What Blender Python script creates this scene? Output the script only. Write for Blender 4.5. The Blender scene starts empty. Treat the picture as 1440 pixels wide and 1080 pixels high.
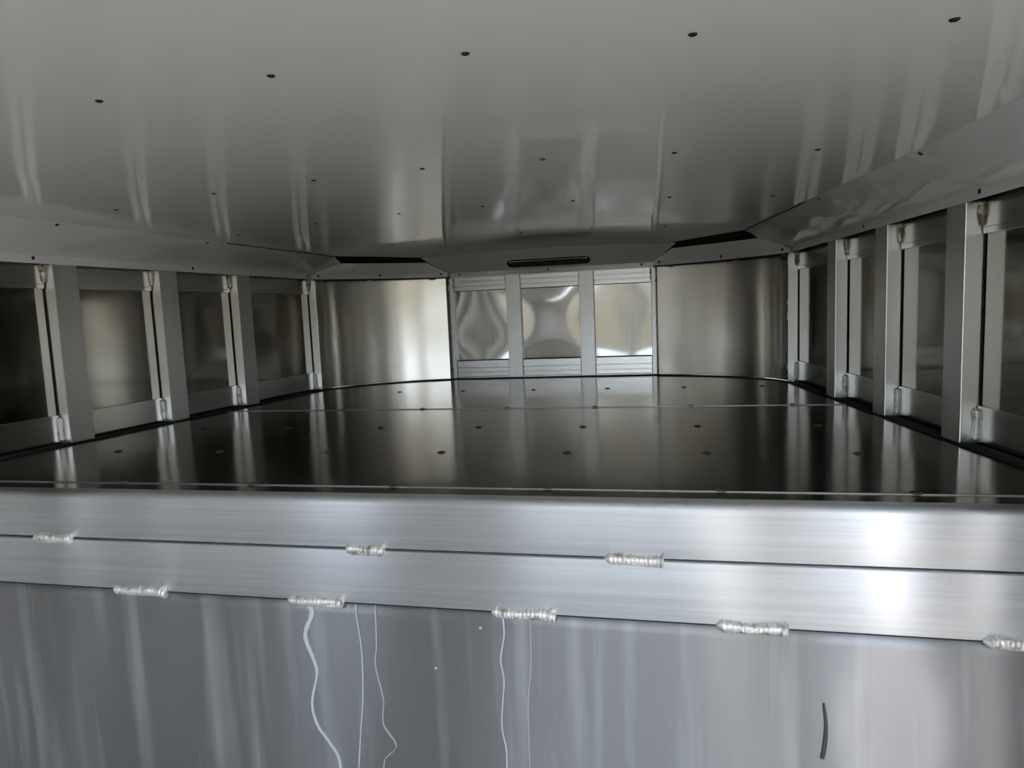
import bpy, bmesh, math, random
from mathutils import Vector, Matrix
random.seed(7)
S = bpy.context.scene
C = S.collection

# ------------------------------------------------------------ camera
cam_d = bpy.data.cameras.new('camera')
cam_d.lens = 946.87 / 1440 * 36.0
cam_d.sensor_width = 36.0
cam_d.clip_start = 0.01
cam_d.clip_end = 400
cam = bpy.data.objects.new('camera', cam_d)
C.objects.link(cam)
rot = Matrix.Rotation(0.2144, 4, 'Z') @ Matrix.Rotation(1.4652, 4, 'X') @ Matrix.Rotation(-0.0420, 4, 'Z')
cam.matrix_world = Matrix.Translation((0.533, 0.0, 0.3403)) @ rot
S.camera = cam
S.view_settings.view_transform = 'Standard'
S.view_settings.look = 'None'
S.view_settings.gamma = 1.0
S.view_settings.use_curve_mapping = False
S.view_settings.exposure = 1.27

# ------------------------------------------------------------ world and sun
W = bpy.data.worlds.new('sky')
S.world = W
W.use_nodes = True
wn = W.node_tree
wn.nodes.clear()
wo = wn.nodes.new('ShaderNodeOutputWorld')
bg = wn.nodes.new('ShaderNodeBackground')
sky = wn.nodes.new('ShaderNodeTexSky')
sky.sky_type = 'HOSEK_WILKIE'
sky.turbidity = 6.0
sky.ground_albedo = 0.3
sky.sun_direction = Vector((0.3, 0.2, 0.9)).normalized()
mixw = wn.nodes.new('ShaderNodeMixRGB')
mixw.inputs[0].default_value = 0.55
mixw.inputs[2].default_value = (0.77, 0.86, 1.0, 1)
wn.links.new(sky.outputs[0], mixw.inputs[1])
wn.links.new(mixw.outputs[0], bg.inputs[0])
bg.inputs[1].default_value = 3.6
wn.links.new(bg.outputs[0], wo.inputs[0])
sun_d = bpy.data.lights.new('sun', 'SUN')
sun_d.energy = 8.0
sun_d.angle = 0.02
sun_d.color = (1.0, 0.95, 0.88)
sun = bpy.data.objects.new('sun', sun_d)
sun.rotation_euler = Vector((-0.3, -0.2, -0.9)).to_track_quat('-Z', 'Y').to_euler()
C.objects.link(sun)

# ------------------------------------------------------------ materials
def nt(name):
    m = bpy.data.materials.new(name)
    m.use_nodes = True
    return m, m.node_tree, m.node_tree.nodes['Principled BSDF']

def metal(name, col, rough, brush=None, brush_amt=0.0, wave=0.0, aniso=0.0, tangent=None, var=0.06, metallic=1.0, wscale=2.0, rv=0.04):
    """brushed or rolled aluminium; brush = axis along which the grain runs"""
    m, t, p = nt(name)
    p.inputs['Base Color'].default_value = (*col, 1)
    p.inputs['Metallic'].default_value = metallic
    p.inputs['Roughness'].default_value = rough
    g = t.nodes.new('ShaderNodeNewGeometry')
    def noise(scale3, detail=3):
        mp = t.nodes.new('ShaderNodeVectorMath'); mp.operation = 'MULTIPLY'
        mp.inputs[1].default_value = scale3
        t.links.new(g.outputs['Position'], mp.inputs[0])
        n = t.nodes.new('ShaderNodeTexNoise')
        n.inputs['Scale'].default_value = 1.0
        n.inputs['Detail'].default_value = detail
        t.links.new(mp.outputs[0], n.inputs['Vector'])
        return n
    fine = {'x': (1.5, 160, 160), 'y': (160, 1.5, 160), 'z': (160, 160, 1.5)}[brush or 'z']
    if brush:
        n = noise(fine)
        r = t.nodes.new('ShaderNodeMapRange')
        r.inputs['To Min'].default_value = max(rough - rv, 0.02)
        r.inputs['To Max'].default_value = rough + rv
        t.links.new(n.outputs['Fac'], r.inputs['Value'])
        t.links.new(r.outputs[0], p.inputs['Roughness'])
        mx = t.nodes.new('ShaderNodeMixRGB')
        mx.inputs[1].default_value = (*[c * (1 - var) for c in col], 1)
        mx.inputs[2].default_value = (*[min(1, c * (1 + var)) for c in col], 1)
        t.links.new(n.outputs['Fac'], mx.inputs[0])
        t.links.new(mx.outputs[0], p.inputs['Base Color'])
    last = None
    if wave > 0:
        n2 = noise((wscale, wscale, wscale), 1)
        b = t.nodes.new('ShaderNodeBump')
        b.inputs['Strength'].default_value = 1.0
        b.inputs['Distance'].default_value = wave
        t.links.new(n2.outputs['Fac'], b.inputs['Height'])
        last = b
    if brush and brush_amt > 0:
        b2 = t.nodes.new('ShaderNodeBump')
        b2.inputs['Strength'].default_value = 1.0
        b2.inputs['Distance'].default_value = brush_amt
        t.links.new(n.outputs['Fac'], b2.inputs['Height'])
        if last: t.links.new(last.outputs[0], b2.inputs['Normal'])
        last = b2
    if last: t.links.new(last.outputs[0], p.inputs['Normal'])
    if aniso:
        p.inputs['Anisotropic'].default_value = aniso
        cx = t.nodes.new('ShaderNodeCombineXYZ')
        for i in range(3): cx.inputs[i].default_value = tangent[i]
        t.links.new(cx.outputs[0], p.inputs['Tangent'])
    return m

def plain(name, col, rough=0.5, metallic=0.0, emit=None):
    m, t, p = nt(name)
    n = t.nodes.new('ShaderNodeTexNoise'); n.inputs['Scale'].default_value = 30
    mx = t.nodes.new('ShaderNodeMixRGB')
    mx.inputs[1].default_value = (*[c * 0.92 for c in col], 1)
    mx.inputs[2].default_value = (*[min(1, c * 1.08) for c in col], 1)
    t.links.new(n.outputs['Fac'], mx.inputs[0])
    t.links.new(mx.outputs[0], p.inputs['Base Color'])
    p.inputs['Roughness'].default_value = rough
    p.inputs['Metallic'].default_value = metallic
    return m

M = {}
M['post'] = metal('satin_aluminium_post', (0.74, 0.74, 0.72), 0.34, 'z')
M['post_front'] = metal('pale_aluminium_upright', (0.86, 0.86, 0.84), 0.45, 'z')
M['rail'] = metal('satin_aluminium_rail', (0.60, 0.60, 0.58), 0.27, 'x', var=0.08)
M['rail_side'] = metal('satin_aluminium_side_rail', (0.55, 0.55, 0.52), 0.20, 'y', var=0.08)
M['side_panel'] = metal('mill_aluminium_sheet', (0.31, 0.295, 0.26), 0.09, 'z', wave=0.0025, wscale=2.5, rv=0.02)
M['front_panel'] = metal('polished_aluminium_sheet', (0.42, 0.41, 0.385), 0.05, 'z', var=0.03, wave=0.0002, wscale=5)
M['corner'] = metal('rolled_aluminium_sheet', (0.62, 0.60, 0.54), 0.20, 'z', var=0.06, rv=0.02, wave=0.003, wscale=4, aniso=0.4, tangent=(0, 0, 1))
M['floor'] = metal('dull_aluminium_floor', (0.44, 0.43, 0.40), 0.14, 'x', var=0.05, wave=0.0005, wscale=6)
M['beam'] = metal('extruded_aluminium_beam', (0.66, 0.68, 0.705), 0.33, 'x', var=0.20, aniso=1.0, rv=0.06, tangent=(0, 0, 1))
M['weld'] = metal('weld_metal', (0.80, 0.78, 0.74), 0.45, None)
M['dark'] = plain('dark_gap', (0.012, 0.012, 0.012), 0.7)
M['rivet'] = metal('rivet_metal', (0.22, 0.21, 0.20), 0.35, None)
M['screw'] = plain('dark_screw', (0.03, 0.028, 0.025), 0.45, 0.6)
M['chrome'] = metal('chrome_edge', (0.85, 0.85, 0.85), 0.08, None)
M['lens'] = plain('dark_lens', (0.015, 0.015, 0.015), 0.15)
M['led'] = plain('led_dot', (0.10, 0.10, 0.09), 0.3)
M['drip'] = plain('white_drip', (0.58, 0.64, 0.67), 0.6)
M['dark_reflection'] = plain('dark_reflection_paint', (0.05, 0.05, 0.055), 0.5)
M['caulk'] = plain('dark_caulk', (0.022, 0.024, 0.022), 0.65)
M['gravel'] = plain('pale_gravel', (0.10, 0.095, 0.085), 0.9)
M['bounce'] = plain('pale_bounce_pad', (0.50, 0.45, 0.41), 0.9)
M['grass'] = plain('green_grass', (0.065, 0.06, 0.042), 0.95)
M['wood'] = plain('grey_floor_boards', (0.42, 0.41, 0.39), 0.6)
M['inner'] = plain('painted_body_lining', (0.62, 0.60, 0.56), 0.45)

# white prefinished sheet: diffuse paint under a gloss film
m, t, p = nt('white_prefinished_sheet')
p.inputs['Base Color'].default_value = (0.74, 0.74, 0.71, 1)
p.inputs['Roughness'].default_value = 0.07
p.inputs['IOR'].default_value = 1.75
g = t.nodes.new('ShaderNodeNewGeometry')
n = t.nodes.new('ShaderNodeTexNoise'); n.inputs['Scale'].default_value = 4.0; n.inputs['Detail'].default_value = 1
t.links.new(g.outputs['Position'], n.inputs['Vector'])
b = t.nodes.new('ShaderNodeBump'); b.inputs['Distance'].default_value = 0.0006
t.links.new(n.outputs['Fac'], b.inputs['Height'])
t.links.new(b.outputs[0], p.inputs['Normal'])
M['white'] = m

# weld beads: brown heat tint through the ripple
t = M['weld'].node_tree; p = t.nodes['Principled BSDF']
n = t.nodes.new('ShaderNodeTexNoise'); n.inputs['Scale'].default_value = 55; n.inputs['Detail'].default_value = 4
cr = t.nodes.new('ShaderNodeValToRGB')
cr.color_ramp.elements[0].position = 0.30; cr.color_ramp.elements[0].color = (0.42, 0.38, 0.32, 1)
cr.color_ramp.elements[1].position = 0.46; cr.color_ramp.elements[1].color = (0.90, 0.89, 0.86, 1)
g = t.nodes.new('ShaderNodeNewGeometry')
t.links.new(g.outputs['Position'], n.inputs['Vector'])
t.links.new(n.outputs['Fac'], cr.inputs[0]); t.links.new(cr.outputs[0], p.inputs['Base Color'])
p.inputs['Metallic'].default_value = 0.75
bp = t.nodes.new('ShaderNodeBump'); bp.inputs['Distance'].default_value = 0.002
t.links.new(n.outputs['Fac'], bp.inputs['Height']); t.links.new(bp.outputs[0], p.inputs['Normal'])
m = M['weld'].copy(); m.name = 'scorched_weld_metal'
cr = [q for q in m.node_tree.nodes if q.type == 'VALTORGB'][0]
cr.color_ramp.elements[0].position = 0.40; cr.color_ramp.elements[0].color = (0.20, 0.16, 0.10, 1)
cr.color_ramp.elements[1].position = 0.58; cr.color_ramp.elements[1].color = (0.78, 0.72, 0.62, 1)
M['scorch'] = m

# riser sheet: aluminium with faint pale vertical wash marks
m = metal('stained_aluminium_sheet', (0.335, 0.34, 0.35), 0.34, 'z', var=0.05, wave=0.004, wscale=3, rv=0.02, aniso=1.0, tangent=(0, 0, 1))
t = m.node_tree; p = t.nodes['Principled BSDF']
g = t.nodes.new('ShaderNodeNewGeometry')
mp = t.nodes.new('ShaderNodeVectorMath'); mp.operation = 'MULTIPLY'; mp.inputs[1].default_value = (22, 1, 1.4)
t.links.new(g.outputs['Position'], mp.inputs[0])
n = t.nodes.new('ShaderNodeTexNoise'); n.inputs['Scale'].default_value = 1; n.inputs['Detail'].default_value = 4
t.links.new(mp.outputs[0], n.inputs['Vector'])
cr = t.nodes.new('ShaderNodeValToRGB')
cr.color_ramp.elements[0].position = 0.52; cr.color_ramp.elements[0].color = (0, 0, 0, 1)
cr.color_ramp.elements[1].position = 0.72; cr.color_ramp.elements[1].color = (0.3, 0.3, 0.3, 1)
t.links.new(n.outputs['Fac'], cr.inputs[0])
src = p.inputs['Base Color'].links[0].from_socket
mx = t.nodes.new('ShaderNodeMixRGB'); mx.inputs[2].default_value = (0.66, 0.70, 0.74, 1)
t.links.new(cr.outputs[0], mx.inputs[0]); t.links.new(src, mx.inputs[1]); t.links.new(mx.outputs[0], p.inputs['Base Color'])
ml = t.nodes.new('ShaderNodeMath'); ml.operation = 'SUBTRACT'; ml.inputs[0].default_value = 1.0
t.links.new(cr.outputs[0], ml.inputs[1]); t.links.new(ml.outputs[0], p.inputs['Metallic'])
M['riser'] = m

# ------------------------------------------------------------ mesh helpers
def mesh_obj(name, bm, mat, parent=None, smooth=False, bevel=0.0, inv=None):
    bmesh.ops.recalc_face_normals(bm, faces=bm.faces)
    me = bpy.data.meshes.new(name)
    bm.to_mesh(me); bm.free()
    for mm in (mat if isinstance(mat, (list, tuple)) else [mat]):
        me.materials.append(mm)
    if smooth:
        for f in me.polygons: f.use_smooth = True
    o = bpy.data.objects.new(name, me)
    C.objects.link(o)
    if parent: o.parent = parent
    if bevel:
        md = o.modifiers.new('bevel', 'BEVEL'); md.width = bevel; md.segments = 2; md.limit_method = 'ANGLE'
    return o

def tag(o, label, cat, group=None):
    o['label'] = label; o['category'] = cat
    if group: o['group'] = group
    return o

def struct(o):
    o['kind'] = 'structure'
    return o

def empty(name, loc, label, cat, group=None, rz=0.0):
    o = bpy.data.objects.new(name, None)
    o.empty_display_size = 0.02
    o.location = loc; o.rotation_euler = (0, 0, rz)
    C.objects.link(o)
    return tag(o, label, cat, group)

def box(bm, x0, x1, y0, y1, z0, z1):
    v = [bm.verts.new((x, y, z)) for x in (x0, x1) for y in (y0, y1) for z in (z0, z1)]
    for f in ((0, 1, 3, 2), (4, 6, 7, 5), (0, 4, 5, 1), (2, 3, 7, 6), (0, 2, 6, 4), (1, 5, 7, 3)):
        bm.faces.new([v[i] for i in f])

def prism(bm, prof, a, b):
    """profile in (u, z), swept along x from a to b; u -> y"""
    A = [bm.verts.new((a, u, z)) for u, z in prof]; B = [bm.verts.new((b, u, z)) for u, z in prof]
    k = len(prof)
    for i in range(k): bm.faces.new((A[i], A[(i + 1) % k], B[(i + 1) % k], B[i]))
    bm.faces.new(A[::-1]); bm.faces.new(B)

def strip(bm, bottom, top, thick):
    """sheet between two rows of points with thickness vectors"""
    n_ = len(bottom)
    f0 = [bm.verts.new(q) for q in bottom]; f1 = [bm.verts.new(q) for q in top]
    b0 = [bm.verts.new(Vector(q) + thick[i]) for i, q in enumerate(bottom)]
    b1 = [bm.verts.new(Vector(q) + thick[i]) for i, q in enumerate(top)]
    for i in range(n_ - 1):
        bm.faces.new((f0[i], f0[i+1], f1[i+1], f1[i])); bm.faces.new((b0[i], b1[i], b1[i+1], b0[i+1]))
        bm.faces.new((f1[i], f1[i+1], b1[i+1], b1[i])); bm.faces.new((f0[i], b0[i], b0[i+1], f0[i+1]))
    bm.faces.new((f0[0], f1[0], b1[0], b0[0])); bm.faces.new((f0[-1], b0[-1], b1[-1], f1[-1]))

def bead(bm, p0, p1, r, step=0.0035, flat=1.0, axis_out=Vector((0, 0, 0)), seed=0, taper=False):
    """rippled weld bead along a line, a tube whose radius pulses and wanders"""
    rnd = random.Random(seed)
    p0, p1 = Vector(p0), Vector(p1)
    d = p1 - p0; L = d.length; d.normalize()
    u = d.orthogonal().normalized(); w = d.cross(u)
    k = max(8, int(L / step * 3)); rings = []
    ph = rnd.random() * 6
    for i in range(k + 1):
        s = i / k
        rip = 0.22 * abs(math.sin(math.pi * s * L / step)) + 0.10 * math.sin(9 * s + ph) + rnd.uniform(-0.07, 0.07)
        e = min(1.0, math.sin(math.pi * min(max(s, 0.0), 1.0)) * 4 + 0.15)
        rr = r * (0.85 + rip) * e
        if taper: rr *= 1.35 - 0.7 * s
        c = p0 + d * (L * s) + (u * math.sin(7 * s + ph) + w * math.cos(5 * s + ph)) * r * 0.10
        rings.append([bm.verts.new(c + (u * math.cos(a) + w * math.sin(a)) * rr) for a in [2 * math.pi * j / 10 for j in range(10)]])
    for i in range(k):
        for j in range(10):
            bm.faces.new((rings[i][j], rings[i][(j+1) % 10], rings[i+1][(j+1) % 10], rings[i+1][j]))
    bm.faces.new(rings[0][::-1]); bm.faces.new(rings[-1])

def disc_head(bm, c, nrm, r, h, ring=False):
    """domed screw or rivet head sitting on a surface"""
    c = Vector(c); nrm = Vector(nrm).normalized()
    u = nrm.orthogonal().normalized(); w = nrm.cross(u)
    prof = [(1.0, 0.0), (0.95, 0.5), (0.7, 0.9), (0.35, 1.0)] if not ring else [(1.25, 0.0), (1.2, 0.25), (0.95, 0.3), (0.9, 0.8), (0.55, 1.0), (0.3, 0.55)]
    rings = [[bm.verts.new(c + (u * math.cos(a) + w * math.sin(a)) * r * pr + nrm * h * ph) for a in [2 * math.pi * j / 14 for j in range(14)]] for pr, ph in prof]
    for i in range(len(rings) - 1):
        for j in range(14):
            bm.faces.new((rings[i][j], rings[i][(j+1) % 14], rings[i+1][(j+1) % 14], rings[i+1][j]))
    bm.faces.new(rings[-1])

def beads(parent, segs, mat, name='weld_bead'):
    for a_, b_, r_, sd_ in segs:
        bm = bmesh.new(); bead(bm, a_, b_, r_, seed=sd_)
        mesh_obj(name, bm, mat, parent, smooth=True)

# ------------------------------------------------------------ geometry of the nose
TP = 0.0954
YC = 3.0024
YD = 1.18            # where the raised deck begins
YF = 3.433
H = 0.539
def xin(y):          # inboard face of the wall posts
    return 1.07 + TP * (YC - y) if y > 0.6 else 1.07 + TP * (YC - 0.6)
def zceil(x, y):
    yy = max(y, -1.0)
    return 0.730 - 0.025 * yy - 0.045 * x * x
DEP = 0.042
POSTS = [1.676, 2.067, 2.459]
CORNER = [(1.072, 2.995), (1.048, 3.065), (1.003, 3.135), (0.935, 3.205), (0.850, 3.270), (0.750, 3.325), (0.645, 3.365), (0.540, 3.392)]

# floor base plus plates with a narrow lapped seam
bm = bmesh.new()
pl = [(-xin(YD) - 0.05, YD + 0.02), (xin(YD) + 0.05, YD + 0.02), (1.12, 3.05), (0.95, 3.35), (0.6, 3.5), (-0.6, 3.5), (-0.95, 3.35), (-1.12, 3.05)]
lo = [bm.verts.new((x, y, -0.03)) for x, y in pl]; hi = [bm.verts.new((x, y, -0.006)) for x, y in pl]
bm.faces.new(lo[::-1]); bm.faces.new(hi)
for i in range(8): bm.faces.new((lo[i], lo[(i+1) % 8], hi[(i+1) % 8], hi[i]))
floor = struct(mesh_obj('floor', bm, M['dark']))

def plate(y0, y1, front=False):
    bm = bmesh.new()
    if front:
        base = [(-xin(y0) + 0.004, y0)]
        base += [(xin(y0) - 0.004, y0), (xin(2.9) - 0.004, 2.9)] + [(x - 0.004, y - 0.006) for x, y in CORNER]
        base += [(0.53, 3.428), (-0.53, 3.428)] + [(-x + 0.004, y - 0.006) for x, y in CORNER[::-1]] + [(-xin(2.9) + 0.004, 2.9)]
    else:
        base = [(-xin(y0) + 0.004, y0), (xin(y0) - 0.004, y0), (xin(y1) - 0.004, y1), (-xin(y1) + 0.004, y1)]
    a = [bm.verts.new((x, y, -0.005)) for x, y in base]; b_ = [bm.verts.new((x, y, 0.0)) for x, y in base]
    bm.faces.new(b_); bm.faces.new(a[::-1])
    for i in range(len(base)): bm.faces.new((a[i], a[(i+1) % len(base)], b_[(i+1) % len(base)], b_[i]))
    return mesh_obj('floor_plate', bm, M['floor'], floor, bevel=0.001)
plate(1.181, 1.2460); plate(1.2505, 2.3275); plate(2.332, 3.4, True)
# folded sheet edge standing a hair above the plates along each seam
for y in (1.2482, 2.3298):
    bm = bmesh.new()
    w_ = xin(y) - 0.01
    prism(bm, [(y - 0.0022, -0.004), (y - 0.0016, 0.0020), (y + 0.0006, 0.0026), (y + 0.0022, -0.004)], -w_, w_)
    mesh_obj('seam_strip', bm, M['rivet'], floor)
rv = None
for y, xs in ((1.252, (-0.635, -0.311, 0.008, 0.322, 0.643, 0.964)), (1.580, (-0.945, -0.625, -0.309, 0.001, 0.317, 0.639, 0.961)),
              (1.940, (-0.945, -0.63, -0.314, 0.002, 0.317, 0.640, 0.957)), (2.334, (-0.63, -0.317, 0.002, 0.317, 0.641, 0.965)),
              (2.885, (-0.623, -0.321, 0.0, 0.322, 0.640, 0.950))):
    for x in xs:
        if rv is None:
            bm = bmesh.new(); disc_head(bm, (0, 0, 0), (0, 0, 1), 0.0088, 0.0030, True)
            rv = mesh_obj('rivet', bm, M['rivet'], floor, smooth=True); o = rv
        else:
            o = rv.copy(); C.objects.link(o)
        o.location = (x, y, 0.0018 if y in (1.252, 2.334) else 0.0002)

# dark groove and thin caulked lip where the floor meets each side wall
for s, nm in ((-1, 'baseboard_left'), (1, 'baseboard_right')):
    bm = bmesh.new()
    ys = [YD + 0.02, 1.6, 2.1, 2.6, 2.99]
    strip(bm, [(s * (xin(y) + 0.006), y, 0.0) for y in ys], [(s * (xin(y) + 0.006), y, 0.007) for y in ys], [Vector((-s * 0.005, 0, 0))] * 5)
    strip(bm, [(s * (xin(y) + 0.016), y, 0.0) for y in ys], [(s * (xin(y) + 0.016), y, 0.004) for y in ys], [Vector((s * 0.02, 0, 0))] * 5)
    struct(mesh_obj(nm, bm, M['caulk']))
bm = bmesh.new()
pts_ = [(x, y) for x, y in CORNER] + [(0.53, 3.425), (-0.53, 3.425)] + [(-x, y) for x, y in CORNER[::-1]]
strip(bm, [(x, y, 0.0) for x, y in pts_], [(x, y - 0.002, 0.005) for x, y in pts_], [Vector((0, -0.009, 0))] * len(pts_))
struct(mesh_obj('baseboard_front', bm, M['caulk']))

# ceiling sheet, crowned and falling towards the nose, running back over the whole body
bm = bmesh.new()
xs = [-1.36 + 2.72 * i / 24 for i in range(25)]; ys = [-2.5 + 6.1 * j / 40 for j in range(41)]
gr = [[bm.verts.new((x, y, zceil(x, y))) for x in xs] for y in ys]
up = [[bm.verts.new((x, y, zceil(x, y) + 0.03)) for x in xs] for y in ys]
for j in range(40):
    for i in range(24):
        bm.faces.new((gr[j][i], gr[j][i+1], gr[j+1][i+1], gr[j+1][i])); bm.faces.new((up[j][i], up[j+1][i], up[j+1][i+1], up[j][i+1]))
for j in range(40):
    bm.faces.new((gr[j][0], gr[j+1][0], up[j+1][0], up[j][0])); bm.faces.new((gr[j][-1], up[j][-1], up[j+1][-1], gr[j+1][-1]))
for i in range(24):
    bm.faces.new((gr[0][i], up[0][i], up[0][i+1], gr[0][i+1])); bm.faces.new((gr[-1][i], gr[-1][i+1], up[-1][i+1], up[-1][i]))
for s in (-1, 1):
    pa = Vector((s * 0.875, 2.83, 0)); pb = Vector((s * 0.612, 3.245, 0)); dd = pb - pa
    nn = Vector((-dd.y, dd.x, 0)).normalized()
    if nn.y < 0: nn = -nn
    bmesh.ops.bisect_plane(bm, geom=bm.verts[:] + bm.edges[:] + bm.faces[:], plane_co=pa, plane_no=nn, clear_outer=True)
    ed = [q for q in bm.edges if q.is_boundary]
    if ed: bmesh.ops.holes_fill(bm, edges=ed, sides=0)
ceiling = struct(mesh_obj('ceiling', bm, M['white'], smooth=True))
md = ceiling.modifiers.new('edge', 'EDGE_SPLIT'); md.split_angle = math.radians(40)
cs = None
for y, xl in ((0.952, (-0.615, -0.325, -0.022, 0.279, 0.586, 0.892)), (1.575, (-0.868, -0.572, -0.291, -0.007, 0.285, 0.578, 0.873)),
              (2.105, (-0.862, -0.572, -0.276, 0.003, 0.29, 0.578, 0.867)), (2.72, (-0.55, -0.28, 0.005, 0.29, 0.57))):
    for x in xl:
        if cs is None:
            bm = bmesh.new(); disc_head(bm, (0, 0, 0), (0, 0, -1), 0.0052, 0.0022, True)
            cs = mesh_obj('ceiling_screw', bm, M['screw'], ceiling, smooth=True); o = cs
        else:
            o = cs.copy(); C.objects.link(o)
        o.location = (x, y, zceil(x, y) - 0.0002)

# ---------------- side walls
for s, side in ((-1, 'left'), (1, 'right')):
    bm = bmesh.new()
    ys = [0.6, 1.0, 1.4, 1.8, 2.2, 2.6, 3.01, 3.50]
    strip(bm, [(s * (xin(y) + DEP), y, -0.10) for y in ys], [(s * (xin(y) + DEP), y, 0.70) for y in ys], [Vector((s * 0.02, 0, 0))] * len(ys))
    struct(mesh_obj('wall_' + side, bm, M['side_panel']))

def side_post(y, s, label, group, z1=H, z0=0.004, w=0.080, welds=True, name='wall_post'):
    """square hollow upright; the near side face looks towards the rear of the trailer"""
    x = s * xin(y)
    ang = math.atan(TP) * s if y > 0.6 else 0.0
    e = empty(name, (x, y, 0), label, 'post', group, rz=ang)
    bm = bmesh.new()
    box(bm, 0, s * (DEP - 0.0005), 0, w, z0, z1)
    mesh_obj('post_body', bm, M['post'], e, bevel=0.0022)
    if welds:
        bm = bmesh.new()
        bead(bm, (s * (DEP - 0.010), -0.0045, z1 - 0.004), (s * (DEP - 0.010), -0.0045, z1 - 0.054), 0.0064, seed=int(y * 100) + s, taper=True)
        bead(bm, (s * (DEP - 0.020), -0.002, z1 - 0.004), (s * (DEP + 0.004), -0.006, z1 - 0.006), 0.0065, seed=int(y * 37) + s)
        mesh_obj('upper_weld_bead', bm, M['scorch'], e, smooth=True)
        bm = bmesh.new()
        bead(bm, (s * (DEP - 0.010), -0.0045, 0.010), (s * (DEP - 0.010), -0.0045, 0.084), 0.0068, seed=int(y * 71) + s)
        mesh_obj('lower_weld_bead', bm, M['weld'], e, smooth=True)
        bm = bmesh.new()
        box(bm, s * (DEP - 0.0035), s * (DEP - 0.0008), -0.0032, -0.0004, 0.088, z1 - 0.066)
        mesh_obj('panel_gap', bm, M['dark'], e)
    return e

order = {1.676: 'nearest whole', 2.067: 'second nearest', 2.459: 'third nearest'}
for s, side in ((-1, 'left'), (1, 'right')):
    for y in POSTS:
        if side == 'left':
            lab = {1.676: 'aluminium upright on the left wall closest to the camera, its near side brightly lit',
                   2.067: 'middle aluminium upright on the left wall, second from the camera',
                   2.459: 'aluminium upright on the left wall next before the left corner post'}[y]
        else:
            lab = {1.676: 'widest aluminium upright on the right wall, closest to the camera',
                   2.067: 'middle aluminium upright on the right wall, second from the camera',
                   2.459: 'narrow-looking aluminium upright on the right wall just before the right corner post'}[y]
        side_post(y, s, lab, 'uprights along the side walls')
    c = side_post(YC - 0.0, s, ('slim bright corner upright where the left wall meets the curved panel with a glowing reflection' if s < 0 else
              'slim corner upright where the right wall meets the greenish curved corner panel'), 'uprights at the curved corners', w=0.006, name='corner_post')
    # posts beside and behind the camera
    for y in (1.285, 0.893):
        side_post(y, s, 'aluminium upright beside the camera, outside the picture on the %s wall' % side, 'uprights beside the camera', welds=False, z0=(0.004 if y > 1.2 else -1.2), z1=0.66)

# rails between the posts
bays = [(1.285 + 0.08, 1.676), (1.676 + 0.08, 2.067), (2.067 + 0.08, 2.459), (2.459 + 0.08, YC)]
names = ['first bay from the camera', 'second bay from the camera', 'third bay from the camera', 'last and widest bay before the corner']
for s, side in ((-1, 'left'), (1, 'right')):
    for (y0, y1), bn in zip(bays, names):
        for z0, z1, ud in ((0.010, 0.090, 'lower'), (0.468, H, 'upper')):
            xm = s * (xin(y0) + DEP - 0.007)
            e = empty(ud + '_rail', (xm, y0, z0), '%s aluminium rail across the %s wall, %s' % ('flat grey low' if ud == 'lower' else 'grey high', side, bn), 'rail',
                      'rails between the wall uprights', rz=math.atan(TP) * s)
            L = (y1 - y0) / math.cos(math.atan(TP)) - 0.0005
            bm = bmesh.new()
            box(bm, 0, s * 0.0065, 0.0005, L, 0, z1 - z0)
            mesh_obj('rail_body', bm, M['rail_side'] if 'rail_side' in M else M['rail'], e, bevel=0.001)
            if ud == 'upper':
                bm = bmesh.new(); box(bm, -s * 0.0005, s * 0.001, 0.001, L - 0.001, 0.013, 0.0145)
                mesh_obj('scribe_line', bm, M['rivet'], e)

# ---------------- front wall
bm = bmesh.new(); box(bm, -1.06, 1.06, YF + 0.038, YF + 0.06, -0.03, 0.72)
struct(mesh_obj('wall_front', bm, M['inner']))
FX = [(-0.532, -0.510), (-0.226, -0.152), (0.152, 0.226), (0.510, 0.532)]
flab = ['thin bright edge upright left of the three front windows-like panels, beside the left curved corner',
        'broad pale upright on the front wall, left one of the pair', 'broad pale upright on the front wall, right one of the pair',
        'thin edge upright at the right end of the front wall beside the curved corner']
flab[0] = 'thin bright edge upright at the left end of the front wall beside the curved corner'
for i, (a, b_) in enumerate(FX):
    e = empty('front_post' if 0 < i < 3 else 'edge_post', ((a + b_) / 2, YF, 0), flab[i], 'post', 'uprights of the front wall')
    bm = bmesh.new(); h2 = (b_ - a) / 2
    box(bm, -h2, h2, 0, 0.036, 0.004, H + 0.006)
    mesh_obj('post_body', bm, M['post_front'], e, bevel=0.0015)
    if i in (0, 3):
        s = -1 if i == 0 else 1
        beads(e, [((s * (h2 + 0.002), -0.001, za), (s * (h2 + 0.002), -0.001, zb), 0.0045, i * 7 + int(za * 100)) for za, zb in ((0.03, 0.07), (0.20, 0.27), (0.46, 0.52))], M['scorch'])
        beads(e, [((-s * (h2 + 0.001), 0.004, 0.475), (-s * (h2 + 0.001), 0.004, 0.53), 0.005, i)], M['scorch'])
    else:
        for sx in (-1, 1):
            beads(e, [((sx * (h2 + 0.002), 0.012, 0.478), (sx * (h2 + 0.002), 0.012, 0.535), 0.005, i + sx), ((sx * (h2 + 0.002), 0.012, 0.02), (sx * (h2 + 0.002), 0.012, 0.09), 0.004, i + sx + 5)], M['scorch'])
fb = [(-0.510, -0.226), (-0.152, 0.152), (0.226, 0.510)]
pos = ['left', 'middle', 'right']
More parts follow.
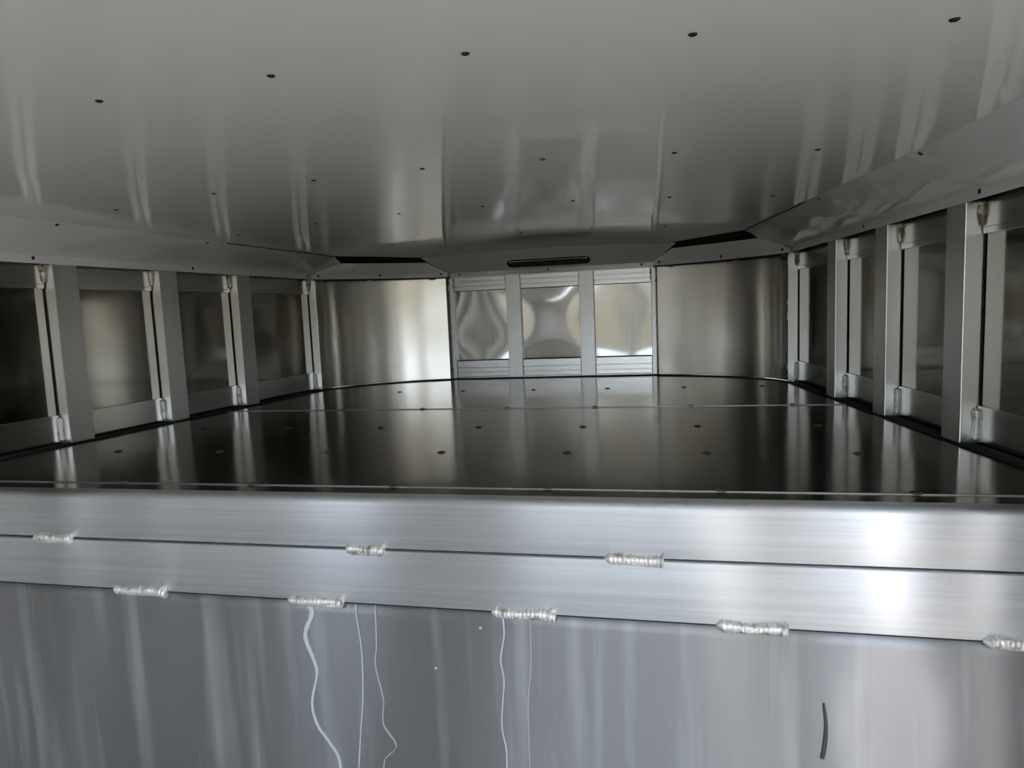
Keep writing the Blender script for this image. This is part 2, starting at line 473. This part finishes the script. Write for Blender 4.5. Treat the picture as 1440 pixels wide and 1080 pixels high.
for k, (a, b_) in enumerate(fb):
    # bowed mirror-bright sheet
    bm = bmesh.new(); nx, nz = 28, 24
    amp = (0.0017, -0.0016, 0.0019)[k]
    def yy(u, v):
        bow = math.sin(math.pi * u) * math.sin(math.pi * v)
        return YF + 0.026 - 0.0012 * v + amp * bow + 0.0002 * math.sin(5.2 * u + 2 * k) * math.sin(math.pi * v) + 0.0006 * math.sin(2 * math.pi * v + k) * math.sin(math.pi * u)
    G = [[bm.verts.new((a + 0.001 + (b_ - a - 0.002) * i / nx, yy(i / nx, j / nz), 0.094 + (0.469 - 0.094) * j / nz)) for i in range(nx + 1)] for j in range(nz + 1)]
    B = [[bm.verts.new((q.co.x, YF + 0.036, q.co.z)) for q in r] for r in G]
    for j in range(nz):
        for i in range(nx):
            bm.faces.new((G[j][i], G[j][i+1], G[j+1][i+1], G[j+1][i])); bm.faces.new((B[j][i], B[j+1][i], B[j+1][i+1], B[j][i+1]))
    for j in range(nz):
        bm.faces.new((G[j][0], G[j+1][0], B[j+1][0], B[j][0])); bm.faces.new((G[j][-1], B[j][-1], B[j+1][-1], G[j+1][-1]))
    for i in range(nx):
        bm.faces.new((G[0][i], B[0][i], B[0][i+1], G[0][i+1])); bm.faces.new((G[-1][i], G[-1][i+1], B[-1][i+1], B[-1][i]))
    o = mesh_obj('mirror_sheet', bm, M['front_panel'], smooth=True)
    md = o.modifiers.new('edge', 'EDGE_SPLIT'); md.split_angle = math.radians(50)
    tag(o, 'mirror-bright wavy aluminium sheet in the front wall, %s' % ('left of both broad uprights', 'between the two broad uprights', 'right of both broad uprights')[k], 'panel', 'mirror sheets of the front wall')
    for z0, z1, ud in ((0.012, 0.096, 'lower'), (0.464, 0.545, 'upper')):
        e = empty('front_%s_rail' % ud, ((a + b_) / 2, YF + 0.006, z0), 'ribbed aluminium rail %s the %s mirror sheet of the front wall' % ('below' if ud == 'lower' else 'above', pos[k]), 'rail', 'rails of the front wall')
        h2 = (b_ - a) / 2 - 0.003
        bm = bmesh.new(); hh = z1 - z0
        # extrusion with two shallow grooves
        prof = [(0.0, 0.0), (0.0, hh * .22), (0.0015, hh * .24), (0.0015, hh * .27), (0, hh * .29), (0, hh * .52), (0.0015, hh * .54), (0.0015, hh * .57), (0, hh * .59), (0.0, hh * .98), (0.002, hh), (0.018, hh), (0.018, 0.0)]
        prism(bm, prof, -h2, h2)
        mesh_obj('rail_body', bm, M['rail'], e)
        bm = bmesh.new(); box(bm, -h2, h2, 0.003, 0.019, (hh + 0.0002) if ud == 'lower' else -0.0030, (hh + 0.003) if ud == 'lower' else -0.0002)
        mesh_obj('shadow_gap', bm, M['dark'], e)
# threshold strip in front of the right lower rail
bm = bmesh.new(); box(bm, -0.505, 0.509, YF + 0.0005, YF + 0.02, 0.003, 0.0105)
tag(mesh_obj('sill_strip', bm, M['post'], bevel=0.001), 'thin bright sill strip along the foot of the front wall', 'strip')

# ---------------- curved corner panels
for s, side in ((-1, 'left'), (1, 'right')):
    e = empty('corner_sheet', (s * 0.9, 3.23, 0), ('curved aluminium sheet of the left front corner, with a white glare in its middle' if s < 0 else
              'curved aluminium sheet of the right front corner, dull gold-green reflections'), 'panel', 'curved sheets of the front corners')
    # smooth curve through CORNER
    P = [Vector((x, y)) for x, y in CORNER]
    fine = []
    for i in range(len(P) - 1):
        p0 = P[max(i-1, 0)]; p1 = P[i]; p2 = P[i+1]; p3 = P[min(i+2, len(P)-1)]
        for q in range(6):
            u = q / 6
            fine.append(0.5 * ((2*p1) + (-p0+p2)*u + (2*p0-5*p1+4*p2-p3)*u*u + (-p0+3*p1-3*p2+p3)*u*u*u))
    fine.append(P[-1])
    loc = Vector((s * 0.9, 3.23, 0))
    rows = 10; bm = bmesh.new()
    pts2 = [Vector((s * q.x, q.y + 0.014, 0)) - loc for q in fine]
    nrm = []
    for i in range(len(pts2)):
        tdir = pts2[min(i+1, len(pts2)-1)] - pts2[max(i-1, 0)]
        nn = Vector((tdir.y, -tdir.x, 0)).normalized()
        if nn.y < 0: nn = -nn
        nrm.append(nn)
    strip(bm, [q + Vector((0, 0, 0.006)) for q in pts2], [q + Vector((0, 0, 0.532)) for q in pts2], [v * 0.004 for v in nrm])
    mesh_obj('curved_sheet', bm, M['corner'], e, smooth=True).modifiers.new('edge', 'EDGE_SPLIT')
    bm = bmesh.new()
    strip(bm, [q + v * 0.02 + Vector((0, 0, 0.45)) for q, v in zip(pts2, nrm)], [q + v * 0.02 + Vector((0, 0, 0.695)) for q, v in zip(pts2, nrm)], [v * 0.01 for v in nrm])
    mesh_obj('dark_cavity_liner', bm, M['dark'], e)  # black faces stand in for the shade of the void behind the slot
    bm = bmesh.new()
    lid = [(s * 0.50 - loc.x, 3.36 - loc.y), (s * 0.50 - loc.x, 3.44 - loc.y), (s * 1.06 - loc.x, 3.44 - loc.y), (s * 1.10 - loc.x, 2.80 - loc.y), (s * 0.86 - loc.x, 2.78 - loc.y), (s * 0.50 - loc.x, 3.2 - loc.y)]
    la = [bm.verts.new((x, y, 0.697)) for x, y in lid]; lb = [bm.verts.new((x, y, 0.70)) for x, y in lid]
    bm.faces.new(la); bm.faces.new(lb[::-1])
    for i in range(6): bm.faces.new((la[i], la[(i+1) % 6], lb[(i+1) % 6], lb[i]))
    mesh_obj('dark_cavity_top', bm, M['dark'], e)
    for f in (0.05, 0.5, 0.93):
        i = int(f * (len(pts2) - 3))
        beads(e, [(pts2[i] + Vector((0, 0, 0.532)), pts2[i + 2] + Vector((0, 0, 0.532)), 0.006, i + s)], M['scorch'])
    for z in (0.05, 0.26, 0.31, 0.49):
        beads(e, [(pts2[0] + Vector((-s*0.002, 0.0, z)), pts2[0] + Vector((-s*0.002, 0.0, z + 0.035)), 0.004, int(z*100) + s)], M['scorch'])

# ---------------- coves along the top of the walls
def screw_row(parent, pts, nrm_, r=0.0055):
    first = None
    for q in pts:
        if first is None:
            bm = bmesh.new(); disc_head(bm, (0, 0, 0), nrm_, r, 0.0022)
            first = mesh_obj('screw', bm, M['screw'], parent, smooth=True); o = first
        else:
            o = first.copy(); C.objects.link(o)
        o.location = q
def edge_x(y):       # inboard edge of the side coves, on the ceiling
    tb = [(-3.4, 1.10), (0.6, 1.115), (1.2, 1.105), (1.58, 1.067), (2.13, 0.981), (2.74, 0.885)]
    for (a, xa), (b2, xb) in zip(tb, tb[1:]):
        if y <= b2: return xa + (xb - xa) * (y - a) / (b2 - a)
    return tb[-1][1]
ZK = 0.561           # crease
for s, side in ((-1, 'left'), (1, 'right')):
    e = empty('ceiling_cove', (s * 1.1, 2.0, 0.53), 'painted grey-white sloping cove along the top of the %s wall' % side, 'cove', 'coves between walls and ceiling')
    loc = Vector((s * 1.1, 2.0, 0.53))
    ys = [-2.4, -1.0, 0.6, 0.9, 1.2, 1.4, 1.58, 1.85, 2.13, 2.45, 2.74]
    yb = ys[:-1] + [2.965]
    cre = [Vector((s * (xin(y) - 0.002), y, ZK)) - loc for y in yb]
    topp = [Vector((s * edge_x(y), y, zceil(edge_x(y), y) - 0.001)) - loc for y in ys]
    bm = bmesh.new()
    strip(bm, cre, topp, [Vector((s * 0.002, 0, 0.003))] * len(ys))
    mesh_obj('sloping_face', bm, M['white'], e)
    yb2 = yb[:-1] + [2.985]
    bm = bmesh.new()
    strip(bm, [Vector((s * (xin(y) - 0.002), y, 0.537)) - loc for y in yb2], [Vector((s * (xin(y) - 0.002), y, ZK)) - loc for y in yb2], [Vector((s * 0.0015, 0, 0))] * len(ys))
    mesh_obj('flange', bm, M['white'], e)
    bm = bmesh.new()
    gy = [topp[-3] + (topp[-2] - topp[-3]) * 0.2, topp[-2], topp[-1], Vector((s * 0.875, 2.83, zceil(0.875, 2.83) - 0.001)) - loc]
    strip(bm, [q + Vector((-s * 0.0012, 0, -0.0028)) for q in gy], [q + Vector((-s * 0.0012, 0, 0.0)) for q in gy], [Vector((s * 0.003, 0, 0))] * 4)
    mesh_obj('dark_gap', bm, M['dark'], e)
    # folded end piece between cove, fascia and ceiling
    P0 = Vector((s * 1.068, 2.965, ZK)) - loc; P3 = topp[-1].copy()
    P1 = Vector((s * 0.955, 3.060, 0.613)) - loc; P2 = Vector((s * 0.875, 2.83, zceil(0.875, 2.83) - 0.001)) - loc
    bm = bmesh.new()
    f = [bm.verts.new(q) for q in (P0, P3, P2, P1)]; bk = [bm.verts.new(q + Vector((s * 0.0015, 0.001, 0.002))) for q in (P0, P3, P2, P1)]
    bm.faces.new((f[0], f[1], f[2])); bm.faces.new((f[0], f[2], f[3])); bm.faces.new((bk[2], bk[1], bk[0])); bm.faces.new((bk[3], bk[2], bk[0]))
    for i in range(4): bm.faces.new((f[i], f[(i+1) % 4], bk[(i+1) % 4], bk[i]))
    mesh_obj('end_piece', bm, M['white'], e)
    sy = [1.10, 1.62, 2.225, 2.945]
    screw_row(e, [Vector((s * (xin(y) - 0.0022), y, 0.552)) - loc for y in sy], (-s, 0, 0), 0.0055)
    # screws near the ceiling edge, drawn towards the wall by a couple of centimetres
    def on_slope(y, tt):
        a = Vector((s * (xin(y) - 0.002), y, ZK)); b2 = Vector((s * edge_x(y), y, zceil(edge_x(y), y)))
        return a + (b2 - a) * tt
    nslope = Vector((-s * 0.55, 0, -0.83))
    screw_row(e, [on_slope(y, 0.93) - loc for y in (1.05, 1.59, 2.12, 2.6)], nslope, 0.006)
    # corner fascia
    ef = empty('corner_fascia', (s * 0.8, 3.2, 0.53), ('light painted fascia strip above the left curved corner, black slot over it' if s < 0 else
               'light painted fascia strip above the right curved corner, black slot over it'), 'fascia', 'fascias over the curved corners')
    loc2 = Vector((s * 0.8, 3.2, 0.53))
    A = Vector((s * 1.070, 2.975)); Bp = Vector((s * 0.520, 3.385)); N_ = 12
    def fp(u, bulge=0.045):
        q = A + (Bp - A) * u
        nn = Vector((-(Bp - A).y, (Bp - A).x)).normalized()
        if nn.y < 0: nn = -nn
        return q + nn * bulge * math.sin(math.pi * u)
    bot = []; top_ = []; th = []
    for i in range(N_ + 1):
        u = i / N_
        q = fp(u); bot.append(Vector((q.x, q.y, 0.537)) - loc2)
        u2 = 0.17 + 0.68 * u
        q2 = fp(u2); q2 = q2 - Vector((s * 0.01, 0.02)) * math.sin(math.pi * u2)
        top_.append(Vector((q2.x, q2.y, 0.612)) - loc2); th.append(Vector((s * 0.001, 0.002, 0)))
    # insert lower corners square for a couple of centimetres before the slanted ends
    bm = bmesh.new()
    mid = [b2 + Vector((0, 0, 0.020)) for b2 in bot]
    strip(bm, bot, mid, th); strip(bm, mid, top_, th)
    bmesh.ops.remove_doubles(bm, verts=bm.verts, dist=1e-5)
    mesh_obj('fascia_sheet', bm, M['white'], ef)
    sc_pts = []
    for u in (0.05, 0.5, 0.95):
        q = fp(u); sc_pts.append(Vector((q.x - s * 0.001, q.y - 0.0035, 0.553)) - loc2)
    screw_row(ef, sc_pts, (-s * 0.5, -0.85, 0), 0.0058)
    bm = bmesh.new()
    strip(bm, [Vector((fp(i / N_).x, fp(i / N_).y + 0.006, 0.532)) - loc2 for i in range(N_ + 1)], [Vector((fp(i / N_).x, fp(i / N_).y + 0.006, 0.5368)) - loc2 for i in range(N_ + 1)], [Vector((0, 0.02, 0))] * (N_ + 1))
    mesh_obj('gap_seal', bm, M['dark'], ef)

# front cove
e = empty('front_cove', (0, 3.4, 0.53), 'painted sloping cove over the front wall, holding the long dark light bar', 'cove', 'coves between walls and ceiling')
loc = Vector((0, 3.4, 0.53))
yk, yt = 3.413, 3.285
zt = zceil(0, yt) - 0.0005
def on(x, t_): return (x, yk + (yt - yk) * t_, 0.557 + (zt - 0.557) * t_)
cv = [on(-0.50, 0), on(0.50, 0), on(0.615, 0.78), on(0.615, 1.06), on(-0.615, 1.06), on(-0.615, 0.78)]
bm = bmesh.new()
f = [bm.verts.new(Vector(q) - loc) for q in cv]; bk = [bm.verts.new(Vector(q) - loc + Vector((0, 0.002, 0.002))) for q in cv]
bm.faces.new(f); bm.faces.new(bk[::-1])
for i in range(len(cv)): bm.faces.new((f[i], f[(i+1) % len(cv)], bk[(i+1) % len(cv)], bk[i]))
mesh_obj('sloping_face', bm, M['white'], e)
bm = bmesh.new(); box(bm, -0.522, 0.522, yk - loc.y, yk + 0.0015 - loc.y, 0.535 - loc.z, 0.557 - loc.z)
mesh_obj('flange', bm, M['white'], e)
for s in (-1, 1):
    a1 = Vector(on(s * 0.500, 0.0)); a2 = Vector(on(s * 0.615, 0.78)); a3 = Vector(on(s * 0.615, 0.84))
    tri = [a1, Vector((s * 0.522, yk, 0.557)), Vector((s * 0.575, 3.352, 0.612)), Vector((s * 0.628, 3.295, 0.632)), a3, a2]
    bm = bmesh.new()
    f = [bm.verts.new(q - loc) for q in tri]; bk = [bm.verts.new(q - loc + Vector((0, 0.002, 0.002))) for q in tri]
    bm.faces.new(f); bm.faces.new(bk[::-1])
    for i in range(6): bm.faces.new((f[i], f[(i+1) % 6], bk[(i+1) % 6], bk[i]))
    mesh_obj('end_piece', bm, M['white'], e)
screw_row(e, [Vector((x, yk - 0.0003, 0.549)) - loc for x in (-0.466, 0.0, 0.466)], (0, -1, 0), 0.0055)

# light bar, lying on the slope of the front cove
sl = Vector((0, yt - yk, zt - 0.557)); sl.normalize()         # up-slope direction
nr = Vector((0, sl.z, -sl.y));  nr = nr if nr.y < 0 else -nr   # outwards, down and back
mid = Vector((0.010, yk, 0.557)) + sl * 0.052 + nr * 0.001
e = bpy.data.objects.new('light_bar', None); C.objects.link(e)
e.matrix_world = Matrix.Translation(mid) @ Matrix((Vector((1, 0, 0)), sl, nr)).transposed().to_4x4()
if nr.cross(Vector((1, 0, 0))).dot(sl) < 0:
    e.matrix_world = Matrix.Translation(mid) @ Matrix((Vector((-1, 0, 0)), sl, nr)).transposed().to_4x4()
tag(e, 'long black oval light bar with rows of dots, above the front wall', 'lamp')
def stadium(bm, L, R, z0, z1, k=10):
    o_ = []
    for sx, a0 in ((1, -90), (-1, 90)):
        for i in range(k + 1):
            a = math.radians(a0 + 180 * i / k); o_.append((sx * (L / 2 - R) + R * math.cos(a), R * math.sin(a)))
    a_ = [bm.verts.new((x, y, z0)) for x, y in o_]; b2 = [bm.verts.new((x, y, z1)) for x, y in o_]
    bm.faces.new(b2); bm.faces.new(a_[::-1])
    for i in range(len(o_)): bm.faces.new((a_[i], a_[(i+1) % len(o_)], b2[(i+1) % len(o_)], b2[i]))
bm = bmesh.new(); stadium(bm, 0.420, 0.027, 0.0, 0.006); mesh_obj('housing', bm, M['lens'], e, bevel=0.002)
bm = bmesh.new(); stadium(bm, 0.396, 0.020, 0.0062, 0.0085); mesh_obj('lens', bm, M['caulk'], e, bevel=0.001)
led0 = None
for r_ in range(2):
    for i in range(24):
        if led0 is None:
            bm = bmesh.new(); disc_head(bm, (0, 0, 0), (0, 0, 1), 0.0038, 0.0012); led0 = mesh_obj('led_dot', bm, M['led'], e); o = led0
        else:
            o = led0.copy(); C.objects.link(o)
        o.location = (-0.178 + i * 0.01548, -0.008 + 0.014 * r_, 0.0085)
bm = bmesh.new(); box(bm, -0.185, 0.185, 0.021, 0.0245, 0.006, 0.0105); mesh_obj('chrome_edge', bm, M['chrome'], e, bevel=0.001)
for sx in (-1, 1):
    bm = bmesh.new(); disc_head(bm, (sx * 0.190, 0.019, 0.0065), (0, 0, 1), 0.0065, 0.005); mesh_obj('end_screw', bm, M['chrome'], e, smooth=True)

# ---------------- edge of the raised deck, seen from below its front
XE = 1.30
YE = 1.165
def hx(x, a, b2): return a + (b2 - a) * (x + 0.9) / 2.0
# upper extrusion with a rounded top edge
def extr(name, prof_l, prof_r, mat, label, cat, smooth=True):
    bm = bmesh.new()
    cols = []
    for i in range(2):
        x = -XE if i == 0 else XE
        pr = prof_l if i == 0 else prof_r
        cols.append([bm.verts.new((x, y, z)) for y, z in pr])
    k = len(prof_l)
    for j in range(k): bm.faces.new((cols[0][j], cols[0][(j+1) % k], cols[1][(j+1) % k], cols[1][j]))
    bm.faces.new(cols[0][::-1]); bm.faces.new(cols[1])
    o = mesh_obj(name, bm, mat, smooth=True)
    md = o.modifiers.new('edge', 'EDGE_SPLIT'); md.split_angle = math.radians(35)
    return tag(o, label, cat)
def rounded(zt_, zb, r=0.014, rb=0.0025, rib=False, back=0.035):
    pr = []
    for i in range(9):
        a = math.radians(90 - 90 * i / 8) ; pr.append((YE + r - r * math.cos(a), zt_ - r + r * math.sin(a)))
    if rib:
        zs = zt_ - 0.036
        for dz in (0, 0.014, 0.030):
            pr += [(YE, zs - dz), (YE + 0.0005, zs - dz - 0.0012), (YE + 0.0005, zs - dz - 0.0025), (YE, zs - dz - 0.004)]
    pr += [(YE, zb + rb), (YE + rb * 0.3, zb + rb * 0.3), (YE + rb, zb), (YE + back, zb), (YE + back, zt_)]
    return pr
zlf = lambda z0, slope: (z0 + slope * (-XE), z0 + slope * XE)
g1 = zlf(-0.1005, -0.0015); g2 = zlf(-0.2105, -0.0065)
beam = extr('deck_edge_beam', rounded(0.0005, g1[0] + 0.002), rounded(0.0005, g1[1] + 0.002), M['beam'],
            'long aluminium beam with rounded top edging the raised floor, just below the dark floor', 'beam')
beam2 = extr('cross_beam', rounded(g1[0] - 0.002, g2[0] + 0.001, r=0.004, rb=0.0005), rounded(g1[1] - 0.002, g2[1] + 0.001, r=0.004, rb=0.0005), M['beam'],
             'second aluminium beam under the rounded edge beam, above the stained sheet', 'beam')
def gapz(x, g): return g[0] + (g[1] - g[0]) * (x + XE) / (2 * XE)
bm = bmesh.new(); box(bm, -XE, XE, YE + 0.010, YE + 0.034, g1[1] - 0.003, g1[0] + 0.003)
mesh_obj('gap_backing', bm, M['dark'], beam2)
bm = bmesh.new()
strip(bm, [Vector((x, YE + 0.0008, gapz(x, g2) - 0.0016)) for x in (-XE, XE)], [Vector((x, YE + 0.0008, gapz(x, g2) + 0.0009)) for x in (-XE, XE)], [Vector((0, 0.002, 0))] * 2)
mesh_obj('dark_gap', bm, M['dark'], beam2)  # dark strip draws the shadow in the lower seam
bm = bmesh.new()
nx, nz = 60, 40
def ry_(x, z):
    d = 0.0
    d += 0.0035 * math.exp(-((x - 0.90) / 0.07) ** 2) * math.sin((z + 0.2) * 9) ** 2
    d -= 0.0030 * math.exp(-((x - 0.80) / 0.05) ** 2) * math.exp(-((z + 0.42) / 0.14) ** 2)
    d += 0.0015 * math.sin(3.1 * x + 1.2) * math.cos(4 * z)
    return YE + 0.006 + d
G = []
for j in range(nz + 1):
    row = []
    for i in range(nx + 1):
        x = -XE + 2 * XE * i / nx; zt0 = gapz(x, g2) - 0.0012
        z = zt0 + (-1.25 - zt0) * (j / nz)
        row.append(bm.verts.new((x, ry_(x, z), z)))
    G.append(row)
for j in range(nz):
    for i in range(nx): bm.faces.new((G[j][i], G[j][i+1], G[j+1][i+1], G[j+1][i]))
riser = mesh_obj('riser_panel', bm, M['riser'], smooth=True)
md = riser.modifiers.new('solid', 'SOLIDIFY'); md.thickness = 0.003; md.offset = 1
tag(riser, 'large stained aluminium sheet filling the bottom of the view, streaked with white drips', 'panel')
# welds bridging the two seams
def stitched(parent, x0, x1, g, seed, blob=None):
    bm = bmesh.new()
    z0, z1 = gapz(x0, g), gapz(x1, g)
    bead(bm, (x0, YE - 0.0005, z0), (x1, YE - 0.0005, z1), 0.0098, step=0.0075, seed=seed)
    bead(bm, (x0 + 0.004, YE - 0.001, z0 - 0.004), (x1 - 0.002, YE - 0.001, z1 - 0.005), 0.0070, step=0.006, seed=seed + 50)
    xe = x1 if seed % 2 else x1 - 0.004
    bead(bm, (xe - 0.012, YE - 0.002, z1), (xe + 0.003, YE - 0.002, z1 - 0.001), 0.0115, step=0.008, seed=seed + 80)
    if blob:
        bead(bm, (xe - 0.010, YE + 0.001, z1 + 0.002), (xe + 0.002, YE + 0.001, z1 + 0.012), 0.0075, step=0.006, seed=seed + 90)
    mesh_obj('weld_bead', bm, M['weld'], parent, smooth=True)
for i, (a, b2) in enumerate(((-0.794, -0.691), (-0.063, 0.015), (0.434, 0.539))): stitched(beam, a, b2, g1, i)
for i, (a, b2) in enumerate(((-0.605, -0.476), (-0.197, -0.075), (0.221, 0.341), (0.624, 0.744), (1.036, 1.17))): stitched(beam2, a, b2, g2, i + 11, blob=i in (0, 2))
# drips and a painted dark reflection on the riser sheet
def drip(name, pts3, w, mat):
    P = [Vector((x, 0, z)) for x, z in pts3]
    fine = []
    for i in range(len(P) - 1):
        p0 = P[max(i-1, 0)]; p1 = P[i]; p2 = P[i+1]; p3 = P[min(i+2, len(P)-1)]
        for q in range(8):
            u = q / 8
            fine.append(0.5 * ((2*p1) + (-p0+p2)*u + (2*p0-5*p1+4*p2-p3)*u*u + (-p0+3*p1-3*p2+p3)*u*u*u))
    fine.append(P[-1])
    bm = bmesh.new(); L_ = []; R_ = []
    n_ = len(fine)
    for i, q in enumerate(fine):
        d = (fine[min(i+1, n_-1)] - fine[max(i-1, 0)]).normalized(); sd = Vector((d.z, 0, -d.x))
        ww = (w[0] + (w[1] - w[0]) * min(1, i / n_ * 2.2)) / 2 * (0.85 + 0.3 * random.random())
        yb = ry_(q.x, q.z) - 0.0032
        L_.append(Vector((q.x - sd.x * ww, yb, q.z - sd.z * ww))); R_.append(Vector((q.x + sd.x * ww, yb, q.z + sd.z * ww)))
    strip(bm, L_, R_, [Vector((0, 0.004, 0))] * n_)
    return mesh_obj(name, bm, mat, riser)
drip('drip_stain', [(-0.154, -0.220), (-0.149, -0.24), (-0.167, -0.286), (-0.152, -0.337), (-0.148, -0.367), (-0.163, -0.428), (-0.155, -0.474), (-0.131, -0.51), (-0.112, -0.546), (-0.112, -0.62)], (0.011, 0.0045), M['drip'])
drip('drip_stain', [(-0.053, -0.215), (-0.053, -0.242), (-0.047, -0.315), (-0.051, -0.404), (-0.061, -0.48), (-0.073, -0.58)], (0.0022, 0.0016), M['drip'])
drip('drip_stain', [(-0.013, -0.215), (-0.015, -0.291), (-0.02, -0.342), (-0.008, -0.408), (-0.011, -0.46), (0.013, -0.503), (-0.014, -0.538), (-0.014, -0.58)], (0.0014, 0.0010), M['drip'])
drip('drip_stain', [(0.242, -0.219), (0.243, -0.26), (0.234, -0.309), (0.239, -0.351), (0.231, -0.437), (0.238, -0.494), (0.234, -0.58)], (0.0030, 0.0022), M['drip'])
drip('drip_stain', [(0.294, -0.222), (0.292, -0.312), (0.283, -0.404), (0.282, -0.56)], (0.0010, 0.0010), M['drip'])
drip('painted_reflection', [(0.800, -0.346), (0.804, -0.383), (0.802, -0.422), (0.798, -0.446)], (0.003, 0.006), M['dark_reflection'])  # strip stands in for a dark reflection in the sheet
for x, z in ((0.105, -0.334), (0.198, -0.247)):
    bm = bmesh.new(); disc_head(bm, (x, ry_(x, z) - 0.0032, z), (0, -1, 0), 0.0030, 0.0008); mesh_obj('white_speck', bm, M['drip'], riser)

# ---------------- trailer body behind the camera
BY = -2.4; XB = xin(0.0) + DEP; ZB = -1.25
bm = bmesh.new(); box(bm, -XB - 0.02, XB + 0.02, BY, YE + 0.02, ZB - 0.03, ZB)
struct(mesh_obj('floor_lower', bm, M['wood']))
bm = bmesh.new(); box(bm, -XB - 0.03, XB + 0.03, BY - 0.03, 3.56, 0.775, 0.79)
box(bm, -XB - 0.03, -XB - 0.021, BY - 0.03, 3.56, 0.66, 0.775); box(bm, XB + 0.021, XB + 0.03, BY - 0.03, 3.56, 0.66, 0.775); box(bm, -XB - 0.02, XB + 0.02, 3.55, 3.56, 0.60, 0.775)
box(bm, -XB - 0.02, -1.06, 3.49, 3.50, -0.03, 0.775); box(bm, 1.06, XB + 0.02, 3.49, 3.50, -0.03, 0.775)
struct(mesh_obj('roof_skin', bm, M['dark']))
bm = bmesh.new(); box(bm, -XB - 0.02, -XB, BY, -2.1, ZB, 0.70); box(bm, -XB - 0.02, -XB, -1.0, 0.62, ZB, 0.70); box(bm, -XB - 0.02, -XB, -2.1, -1.0, ZB, -0.1); box(bm, -XB - 0.02, -XB, -2.1, -1.0, 0.58, 0.70)  # the opening in this wall is added to light the nose
box(bm, -XB - 0.02, -XB, 0.62, YE + 0.02, ZB, -0.10)
struct(mesh_obj('wall_rear_left', bm, M['inner']))
bm = bmesh.new()
box(bm, XB, XB + 0.02, BY, -2.1, ZB, 0.70); box(bm, XB, XB + 0.02, -2.1, -0.42, ZB, -0.10); box(bm, XB, XB + 0.02, -0.02, 0.42, ZB, 0.70); box(bm, XB, XB + 0.02, 0.51, 0.62, ZB, 0.70)  # the narrow forward slot is added for a bright strip on the beams
box(bm, XB, XB + 0.02, 0.62, YE + 0.02, ZB, -0.10)
box(bm, XB, XB + 0.02, -2.1, -0.02, 0.58, 0.70); box(bm, XB, XB + 0.02, 0.42, 0.51, 0.58, 0.70)
struct(mesh_obj('wall_rear_right', bm, M['inner']))
for s, side in ((-1, 'left'), (1, 'right')):
    for k in range(7):
        y = 0.893 - 0.3915 * (k + 1)
        if (s > 0 and -2.15 < y < 0.6) or (s < 0 and -2.15 < y < -0.95): continue
        side_post(y, s, 'aluminium upright behind the camera, outside the picture on the %s wall' % side, 'uprights behind the camera', welds=False, z0=ZB, z1=0.66)

# frame round the rear opening; jambs added for pale stripes in the mirror sheets
bm = bmesh.new(); box(bm, -XB, -0.45, BY - 0.02, BY, ZB, 0.70); box(bm, 1.12, XB, BY - 0.02, BY, ZB, 0.70)
struct(mesh_obj('wall_back', bm, M['inner']))
for k, xj in enumerate((-0.24, 0.12, 0.50)):
    bm = bmesh.new(); box(bm, xj, xj + 0.07, BY - 0.04, BY, ZB, 0.66)
    struct(mesh_obj('stripe_jamb_%d' % (k + 1), bm, M['white']))
bm = bmesh.new(); box(bm, XB + 0.06, 9.0, -5, 4, -1.70, -1.66)
struct(mesh_obj('bounce_pad', bm, M['bounce']))  # unseen pale pad added to bounce sunlight in through the side door

# outside: ground and a bank of grass seen only in the reflections
bm = bmesh.new(); box(bm, -40, 40, -60, 30, -1.75, -1.70)
struct(mesh_obj('ground', bm, M['gravel']))
bm = bmesh.new()
nx = 60
prof = [(-9.0, -1.69), (-10.0, -1.35), (-12.0, -0.8), (-16, 0.3), (-22, 1.25), (-26, 1.25)]
G = [[bm.verts.new((-30 + i, y + 0.5 * math.sin(i * 0.9), z + (0.15 * math.sin(i * 1.7) if j else 0))) for i in range(nx + 1)] for j, (y, z) in enumerate(prof)]
for j in range(len(prof) - 1):
    for i in range(nx): bm.faces.new((G[j][i], G[j][i+1], G[j+1][i+1], G[j+1][i]))
struct(mesh_obj('grass_bank', bm, M['grass'], smooth=True))
